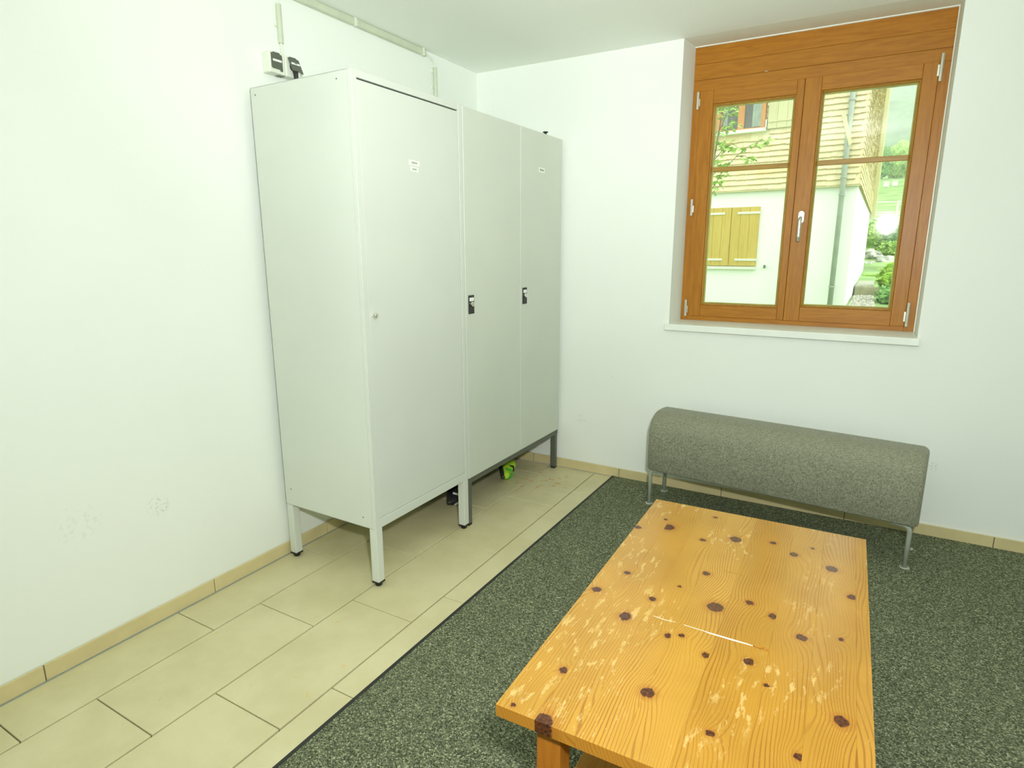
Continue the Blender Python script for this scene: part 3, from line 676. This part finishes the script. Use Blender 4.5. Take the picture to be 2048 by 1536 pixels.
def bush(name, label, c, rad, mat, n=420, leaf=.05, group=None):
    m = MB()
    for i in range(n):
        d = Vector((random.gauss(0, 1), random.gauss(0, 1), random.gauss(0, 1))).normalized() * random.uniform(.55, 1.0) ** .6
        p = Vector(c) + Vector((d.x * rad[0], d.y * rad[1], max(-.95, d.z) * rad[2]))
        a = Vector((random.gauss(0, 1), random.gauss(0, 1), random.gauss(0, .6))).normalized() * leaf * random.uniform(.6, 1.3); b = a.cross(Vector((random.gauss(0, 1), random.gauss(0, 1), random.gauss(0, 1)))).normalized() * leaf * .38
        v = [m.bm.verts.new(q) for q in (p - a, p + b, p + a, p - b)]; m.bm.faces.new(v)
    # leafy core so that the sky does not show through
    for sgn in (0,):
        R = []
        for i in range(7):
            t = -PI / 2 + PI * i / 6; R.append([(c[0] + rad[0] * .72 * math.cos(t) * math.cos(a) * (1 + .2 * math.sin(3 * a + i)), c[1] + rad[1] * .72 * math.cos(t) * math.sin(a), c[2] + rad[2] * .72 * math.sin(t)) for a in [2 * PI * j / 10 for j in range(10)]])
        R[0] = [(c[0] + .01 * math.cos(j), c[1] + .01 * math.sin(j), R[0][0][2]) for j in range(10)]; R[-1] = [(c[0] + .01 * math.cos(j), c[1] + .01 * math.sin(j), R[-1][0][2]) for j in range(10)]
        m.rings(R)
    o = base_origin(m.build(name, mat)); tag(o, label, 'shrub', group); return o
bush('shrub', 'bright yellow-green shrub beside the concrete step outside', (2.66, 7.6, .98), (.24, .28, .26), M_leaf3, 420, .05)
bush('shrub', 'low green plant in the lower right corner of the window view', (2.62, 6.2, .78), (.20, .5, .17), M_leaf2, 420, .05)
for i, (x, y, z, rx, rz_) in enumerate(((2.25, 14.3, 1.66, .42, .34), (2.75, 14.4, 1.60, .45, .38), (2.50, 14.9, 1.85, .5, .30), (3.2, 14.6, 1.7, .5, .4), (2.72, 13.7, 1.36, .33, .22))):
    bush('shrub', ('leafy shrub on the bank above the boulders outside' if i < 4 else 'small shrub close above the largest boulder'), (x, y, z), (rx, .35, rz_), M_leaf2 if i % 2 else M_leaf, 520, .07, 'shrubs on the bank outside' if i < 4 else None)
bushg = 0
lw = MB().prism([(2.22, 10.35), (3.6, 10.35), (3.6, 12.6), (2.25, 12.6)], .6, .925, 'Z').build('lawn', M_lawn)
tag(lw, 'narrow strip of bright green lawn below the boulders', 'grass'); lw['kind'] = 'stuff'
def rock(label, c, s, seed):
    m = MB(); bmesh.ops.create_icosphere(m.bm, subdivisions=4, radius=1.0)
    for v in m.bm.verts:
        n_ = v.co.normalized(); f = 1 + .30 * noise.noise(n_ * 1.6 + Vector((seed, 0, 0))) + .14 * noise.noise(n_ * 4 + Vector((0, seed, 0))) + .06 * noise.noise(n_ * 10 + Vector((0, 0, seed)))
        v.co = Vector((n_.x * s[0] * f, n_.y * s[1] * f, n_.z * s[2] * f)) + Vector(c)
    o = base_origin(m.build('boulder', M_rock, smooth=False)); tag(o, label, 'rock'); return o
rock('pale upper boulder nearest the house wall outside', (2.33, 13.3, 1.26), (.22, .25, .14), 1.2)
rock('largest grey boulder at the foot of the bank', (2.62, 13.0, 1.07), (.27, .25, .19), 5.1)
rock('small rounded boulder at the bottom beside the house wall', (2.31, 12.8, 1.01), (.17, .2, .14), 9.4)

# fence across the bank
fn = thing('fence', 'white rail fence across the top of the bank', 'fence', (3.2, 16.8, 2.0))
for z in (2.215, 2.325, 2.385, 2.655): dp(MB().box((.5, 16.78, z), (9.0, 16.82, z + .035)), 'rail', M_fence, fn, bevel=.004)
for x in (.6, 2.82, 5.0, 7.2): dp(MB().box((x - .03, 16.76, 1.9), (x + .03, 16.84, 2.70)), 'post', M_fence, fn, bevel=.004)

# distant trees, houses and mountain in the mist
def tree(label, c, r, h, mat, group):
    t = thing('tree', label, 'tree', c, 0, group)
    MB().cyl((0, 0, -.5), (0, 0, h * .5), r * .09, r * .05, 8).build('trunk', M_bark, t)
    m = MB(); bmesh.ops.create_icosphere(m.bm, subdivisions=4, radius=1.0)
    for v in m.bm.verts:
        n_ = v.co.normalized(); f = 1 + .35 * noise.noise(n_ * 2.5 + Vector(c)) + .25 * noise.noise(n_ * 7 + Vector(c))
        v.co = Vector((n_.x * r * f, n_.y * r * f, n_.z * h * .45 * f + h * .45))
    m.build('crown', mat, t); return t
for i in range(9):
    x = -1.5 + i * 1.75; y = 62 + 3.6 * (i % 2)
    tree('rounded hazy green tree at the top of the meadow', (x, y, hgt(0, y)), random.uniform(1.0, 1.25), random.uniform(2.4, 3.6), M_leaf if i % 3 == 0 else M_leaf2, 'hazy trees at the top of the meadow')
m = MB(); G = []
for j in range(50):
    y = 74 + j * 5.0; row = []
    for i in range(61):
        x = -60 + i * 2.4; z = 6.5 + (y - 74) * .38 + 5.5 * noise.noise(Vector((x * .05, y * .05, 0))) + 1.8 * noise.noise(Vector((x * .3, y * .2, 3)))
        row.append(m.bm.verts.new((x, y, z)))
    G.append(row)
for a, b in zip(G, G[1:]):
    for i in range(60): m.bm.faces.new((a[i], a[i + 1], b[i + 1], b[i]))
mo = m.build('mountainside', M_farforest, smooth=True, kind='structure')
for i, (x, yy) in enumerate(((3.6, 47), (4.25, 47.5))):
    hb = thing('beehive', 'small white box standing in the meadow slope', 'box', (x * .78 - .05, yy, hgt(0, yy)), 0, 'white boxes in the meadow')
    MB().box((-.16, -.15, 0), (.16, .15, .32)).build('body', M_fence, hb, bevel=.01)
    MB().box((-.19, -.18, .32), (.19, .18, .37)).build('lid', M_fence, hb, bevel=.01)
hz = bpy.data.materials.new('mountain_mist'); hz.use_nodes = True; hz.node_tree.nodes.clear()
ho = hz.node_tree.nodes.new('ShaderNodeOutputMaterial'); hv = hz.node_tree.nodes.new('ShaderNodeVolumeScatter')
hv.inputs['Color'].default_value = (.93, .97, .95, 1); hv.inputs['Density'].default_value = .0095; hz.node_tree.links.new(hv.outputs[0], ho.inputs['Volume'])
mist = MB().box((-80, 46, 2), (90, 340, 105)).build('mist', hz); mist['kind'] = 'stuff'; tag(mist, 'pale mist hanging over the wooded mountainside', 'mist')

# ------------------------------------------------------------------ neighbouring house
KA = math.radians(5); KX, KY = 2.09, 5.0
house = thing('neighbouring_house', 'house with white rendered base and larch shingle upper floor outside the window', 'house', (KX, KY, .62), -KA)
# local frame: x = -s (s runs left from the corner), y = depth into the house, z from .62
def hp(mb, name, mat, par=None, **k):
    o = mb.build(name, mat, par or house, **k)
    if par is None: o.location = (0, 0, -.62)
    return o
SL = 7.1; kx = math.tan(.016 - KA)     # side wall runs nearly parallel to the room's depth
def side(y, extra=0.0): return y * kx + extra
mm = MB(); mm.prism([(-7, .0), (0, 0), (side(SL), SL), (-7, SL)], .4, 2.20, 'Z')
hp(mm, 'rendered_wall', M_render)
uo = .03
mm = MB(); mm.prism([(-7, -uo), (uo * .6, -uo), (side(SL, uo * .6), SL), (-7, SL)], 2.175, 5.6, 'Z')
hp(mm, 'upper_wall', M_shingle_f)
# shingles on the front face: the ones seen through the window are separate pieces
pitch = .0655; sw_list = []
wx0, wx1, wz0 = -1.72, -1.085, 2.875
def shingle_quad(m, x0, x1, z0, hh):
    # thin wedge, butt end proud
    y0 = -uo - .026; y1 = -uo - .004; x0 += .0005; x1 -= .0005
    vs = [m.bm.verts.new(p) for p in ((x0, y0, z0), (x1, y0, z0), (x1, y1, z0 + hh), (x0, y1, z0 + hh), (x0, -uo, z0), (x1, -uo, z0), (x1, -uo, z0 + hh), (x0, -uo, z0 + hh))]
    for f in ((0, 1, 2, 3), (0, 4, 5, 1), (0, 3, 7, 4), (1, 5, 6, 2), (3, 2, 6, 7)): m.bm.faces.new([vs[i] for i in f])
protos = []
for j in range(6):
    m = MB(); wv = (.055, .07, .085, .10, .12, .14)[j]; shingle_quad(m, 0, wv, 0, pitch * 1.35)
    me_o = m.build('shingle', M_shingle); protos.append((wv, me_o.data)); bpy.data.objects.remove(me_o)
cells = []
for r_ in range(24):
    z = 2.165 + r_ * pitch; x = .018 - random.uniform(0, .05)
    first = True
    while x > -2.4:
        wv, me_ = random.choice(protos)
        if not (x - wv < wx1 - .01 and x > wx0 and z > wz0 - .07): cells.append((x - wv, z + random.uniform(-.004, .003), me_, wv))
        x -= wv
def seen(c):
    x, z = c[0], c[1]
    a = -1.72 < x < -.74 and z < 3.15; b = -.58 < x and z < 3.22
    return (0 if (a or b) else 1, -x * .3 + abs(z - 2.6))
cells.sort(key=seen)
for (x, z, me_, wv) in cells[:300]:
    o = bpy.data.objects.new('shingle', me_); COL.objects.link(o); o.parent = house; o.location = (x, 0, z - .62)
rest = MB()
for (x, z, me_, wv) in cells[300:]: shingle_quad(rest, x, x + wv, z, pitch * 1.35)
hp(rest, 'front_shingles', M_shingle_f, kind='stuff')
rest = MB()
for r_ in range(44):
    z = 2.165 + r_ * .066; y = 0.0
    while y < SL:
        wv = random.uniform(.15, .32); p0 = random.uniform(.012, .018)
        for (a, b) in ((y, min(y + wv, SL)),):
            xs0, xs1 = side(a, uo * .6), side(b, uo * .6)
            vs = [rest.bm.verts.new(p) for p in ((xs0 + p0, a, z), (xs1 + p0, b - .004, z), (xs1 + .003, b - .004, z + .085), (xs0 + .003, a, z + .085), (xs0, a, z), (xs1, b, z), (xs1, b, z + .085), (xs0, a, z + .085))]
            for f in ((0, 1, 2, 3), (0, 4, 5, 1), (0, 3, 7, 4), (1, 5, 6, 2)): rest.bm.faces.new([vs[i] for i in f])
        y += wv
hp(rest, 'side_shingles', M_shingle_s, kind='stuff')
hp(MB().prism([(side(SL, uo * .6), SL), (side(SL, .10), SL + .01), (side(SL, .10), SL + .14), (side(SL, -.05), SL + .14)], 2.05, 5.6, 'Z'), 'corner_board', M_shutter2)
hp(MB().box((-7, -uo - .024, 2.150), (.02, 0, 2.166)), 'drip_board', M_shutter2)
# lower window with closed shutters
for i, (a, b) in enumerate(((-1.735, -1.4285), (-1.4245, -1.079))):
    a_ = a if i else -1.775
    s_ = hp(MB().box((a_, -.030, 1.208), (b, -.004, 1.960)), 'shutter', M_shutter)
    s_.location = (0, 0, -.62)
    nb = 3
    for q_ in range(nb):
        w_ = (b - a_) / nb; MB().box((a_ + q_ * w_ + .001, -.036, 1.210), (a_ + (q_ + 1) * w_ - .001, -.030, 1.958)).build('board', M_shutter, s_, bevel=.002, seg=1)
    for z in (1.290, 1.885):
        xs = (a_, a_ + .265) if i == 0 else (b - .268, b + .012)
        MB().box((xs[0], -.046, z - .014), (xs[1], -.036, z + .014)).build('hinge_strap', M_strap, s_, bevel=.002)
hp(MB().box((-1.86, -.05, 1.165), (-1.080, 0, 1.199)), 'lower_sill', M_strap, bevel=.003)
hp(MB().box((-.972, -.05, 1.185), (-.957, 0, 1.225)), 'shutter_catch', M_anthracite)
# upper window, built as frames and panes
zt = 4.0; fw = .052
uf = MB(); uf.box((-1.745, -.10 + .02, 2.905), (-1.70 + .01, .02, zt)); uf.box((-1.142, -.08, 2.905), (-1.092, .02, zt)); uf.box((-1.69, -.08, 2.885), (-1.142, .02, 2.915)); 
uf.box((-1.69, -.078, 2.905), (-1.62, .02, zt)); uf.box((-1.425, -.078, 2.905), (-1.345, .02, zt))
upw = hp(uf, 'upper_window', M_farframe, bevel=.004)
for (a, b) in ((-1.622, -1.423), (-1.347, -1.140)):
    MB().box((a, -.060, 2.915), (b, -.057, zt)).build('pane', M_glass, upw)
    MB().box((a, -.036, 2.90), (b, -.031, zt)).build('dark_backing', M_inside, upw)  # dark sheet close behind the pane, in place of a shaded room
cu = MB()
for (a, b) in ((-1.255, -1.145), (-1.62, -1.56)):
    for i in range(6): x_ = a + (b - a) * i / 6; cu.box((x_, -.044 - .005 * (i % 2), 2.93), (x_ + (b - a) / 6, -.040 - .005 * (i % 2), zt))
cu.build('curtain', M_curtain, upw)
hp(MB().box((-1.80, -.13, 2.855), (-1.072, .0, 2.895)), 'upper_sill', M_strap, bevel=.003)
us = hp(MB().box((-1.058, -.075, 2.880), (-.50, -.045, zt)), 'shutter', M_shutter2)
for q_ in range(5): MB().box((-1.057 + q_ * .1115, -.082, 2.882), (-1.057 + (q_ + 1) * .1115 - .002, -.075, zt - .002)).build('board', M_shutter2, us, bevel=.002, seg=1)
MB().box((-1.05, -.092, 2.955), (-.50, -.082, 2.975)).build('batten', M_shutter2, us)
MB().box((-1.085, -.085, 2.90), (-1.068, -.04, 2.99)).build('hinge', M_strap, us)
# downpipe
dpipe = MB().tube([(-.148, -.085, 5.4), (-.148, -.085, 2.85), (-.150, -.09, 2.80), (-.150, -.09, 2.62), (-.148, -.085, 2.55), (-.148, -.085, .5)], .030, 16)
pp = hp(dpipe, 'downpipe', M_pipe, smooth=True)
for z in (.98, 2.052, 2.25, 3.1):
    MB().cyl((-.148, -.085, z - .008), (-.148, -.085, z + .008), .038, n=18).box((-.153, -.06, z - .006), (-.143, 0, z + .006)).build('pipe_bracket', M_pipe, pp)
plk = MB(); plk.prism([(-.235, 2.94), (-.205, 2.985), (-.095, 2.62), (-.125, 2.585)], -.135, -.118, 'Y')
hp(plk, 'slanting_board', M_shutter2, bevel=.002, label='short pale board nailed across the downpipe')
# faint door outline and handles on the side wall
hp(MB().prism([(side(2.2, .004), 2.2), (side(3.1, .004), 3.1), (side(3.1, -.01), 3.1), (side(2.2, -.01), 2.2)], .75, 2.05, 'Z'), 'side_door', M_render)
hp(MB().box((side(2.3), 2.28, 1.35), (side(2.3) + .07, 2.36, 1.38)), 'door_handle', M_handle)

# ------------------------------------------------------------------ young tree between the houses
yt = thing('young_tree', 'young tree with thin branches and fresh light green leaves outside the left pane', 'tree', (.66, 3.2, .70))
def tp_(p): return (p[0] - .66, p[1] - 3.2, p[2] - .70)
dp(MB().tube([(.66, 3.2, .6), (.67, 3.2, 1.5), (.72, 3.2, 1.85), (.80, 3.2, 2.25), (.84, 3.2, 2.6), (.90, 3.2, 3.1), (.93, 3.2, 3.5)], [.022, .018, .012, .009, .007, .005, .003], 8), 'trunk', M_bark, yt, smooth=True)
brs = [[(.72, 3.2, 1.86), (.80, 3.2, 2.02), (.926, 3.15, 2.217), (1.04, 3.12, 2.33), (1.152, 3.1, 2.416), (1.28, 3.1, 2.46)], [(.81, 3.2, 2.32), (.88, 3.25, 2.42), (.96, 3.3, 2.48), (1.05, 3.3, 2.42)],
       [(.84, 3.2, 2.6), (.90, 3.15, 2.70), (.96, 3.1, 2.80)], [(.78, 3.2, 2.15), (.86, 3.25, 2.24), (.95, 3.3, 2.29)], [(.87, 3.2, 2.75), (.80, 3.25, 2.80)], [(1.04, 3.12, 2.33), (1.12, 3.1, 2.33), (1.18, 3.1, 2.30)], [(.74, 3.2, 1.92), (.84, 3.22, 2.03), (.90, 3.25, 2.10)]]
for b in brs: dp(MB().tube(b, [.005 - .0035 * i / (len(b) - 1) for i in range(len(b))], 6), 'branch', M_bark, yt, smooth=True)
m = MB(); lp = [(0, 0), (.010, .006), (.020, .013), (.030, .010), (.042, 0)]
up_v = [m.bm.verts.new((x, y, .004 * math.sin(x * 60))) for x, y in lp]; dn = [m.bm.verts.new((x, -y, .004 * math.sin(x * 60))) for x, y in lp[1:-1]]
m.bm.faces.new(up_v + list(reversed(dn)))
lo = m.build('leaf', M_leaf); leaf_me = lo.data; bpy.data.objects.remove(lo)
cl = [(.956, 2.807), (.90, 2.80), (.836, 2.797), (.992, 2.641), (.95, 2.66), (.921, 2.624), (.85, 2.597), (.84, 2.464), (.956, 2.479), (.90, 2.46), (.888, 2.413), (.986, 2.405), (1.057, 2.414), (.822, 2.297), (.86, 2.30), (.897, 2.277), (.945, 2.289), (1.206, 2.435), (1.279, 2.457), (1.31, 2.459), (1.145, 2.318), (1.175, 2.297), (.83, 2.165), (.895, 2.092), (.83, 2.027), (.928, 2.193), (.94, 2.74), (.98, 2.78), (.86, 2.72)]
for (x, z) in cl:
    for i in range(9):
        o = bpy.data.objects.new('leaf', leaf_me); COL.objects.link(o); o.parent = yt
        o.location = tp_((x + random.gauss(0, .018), 3.2 + random.gauss(0, .05), z + random.gauss(0, .013)))
        o.rotation_euler = (random.uniform(-.9, .9), random.uniform(-.5, .9), random.uniform(0, 6.28)); s = random.uniform(1.0, 1.7); o.scale = (s, s, s)
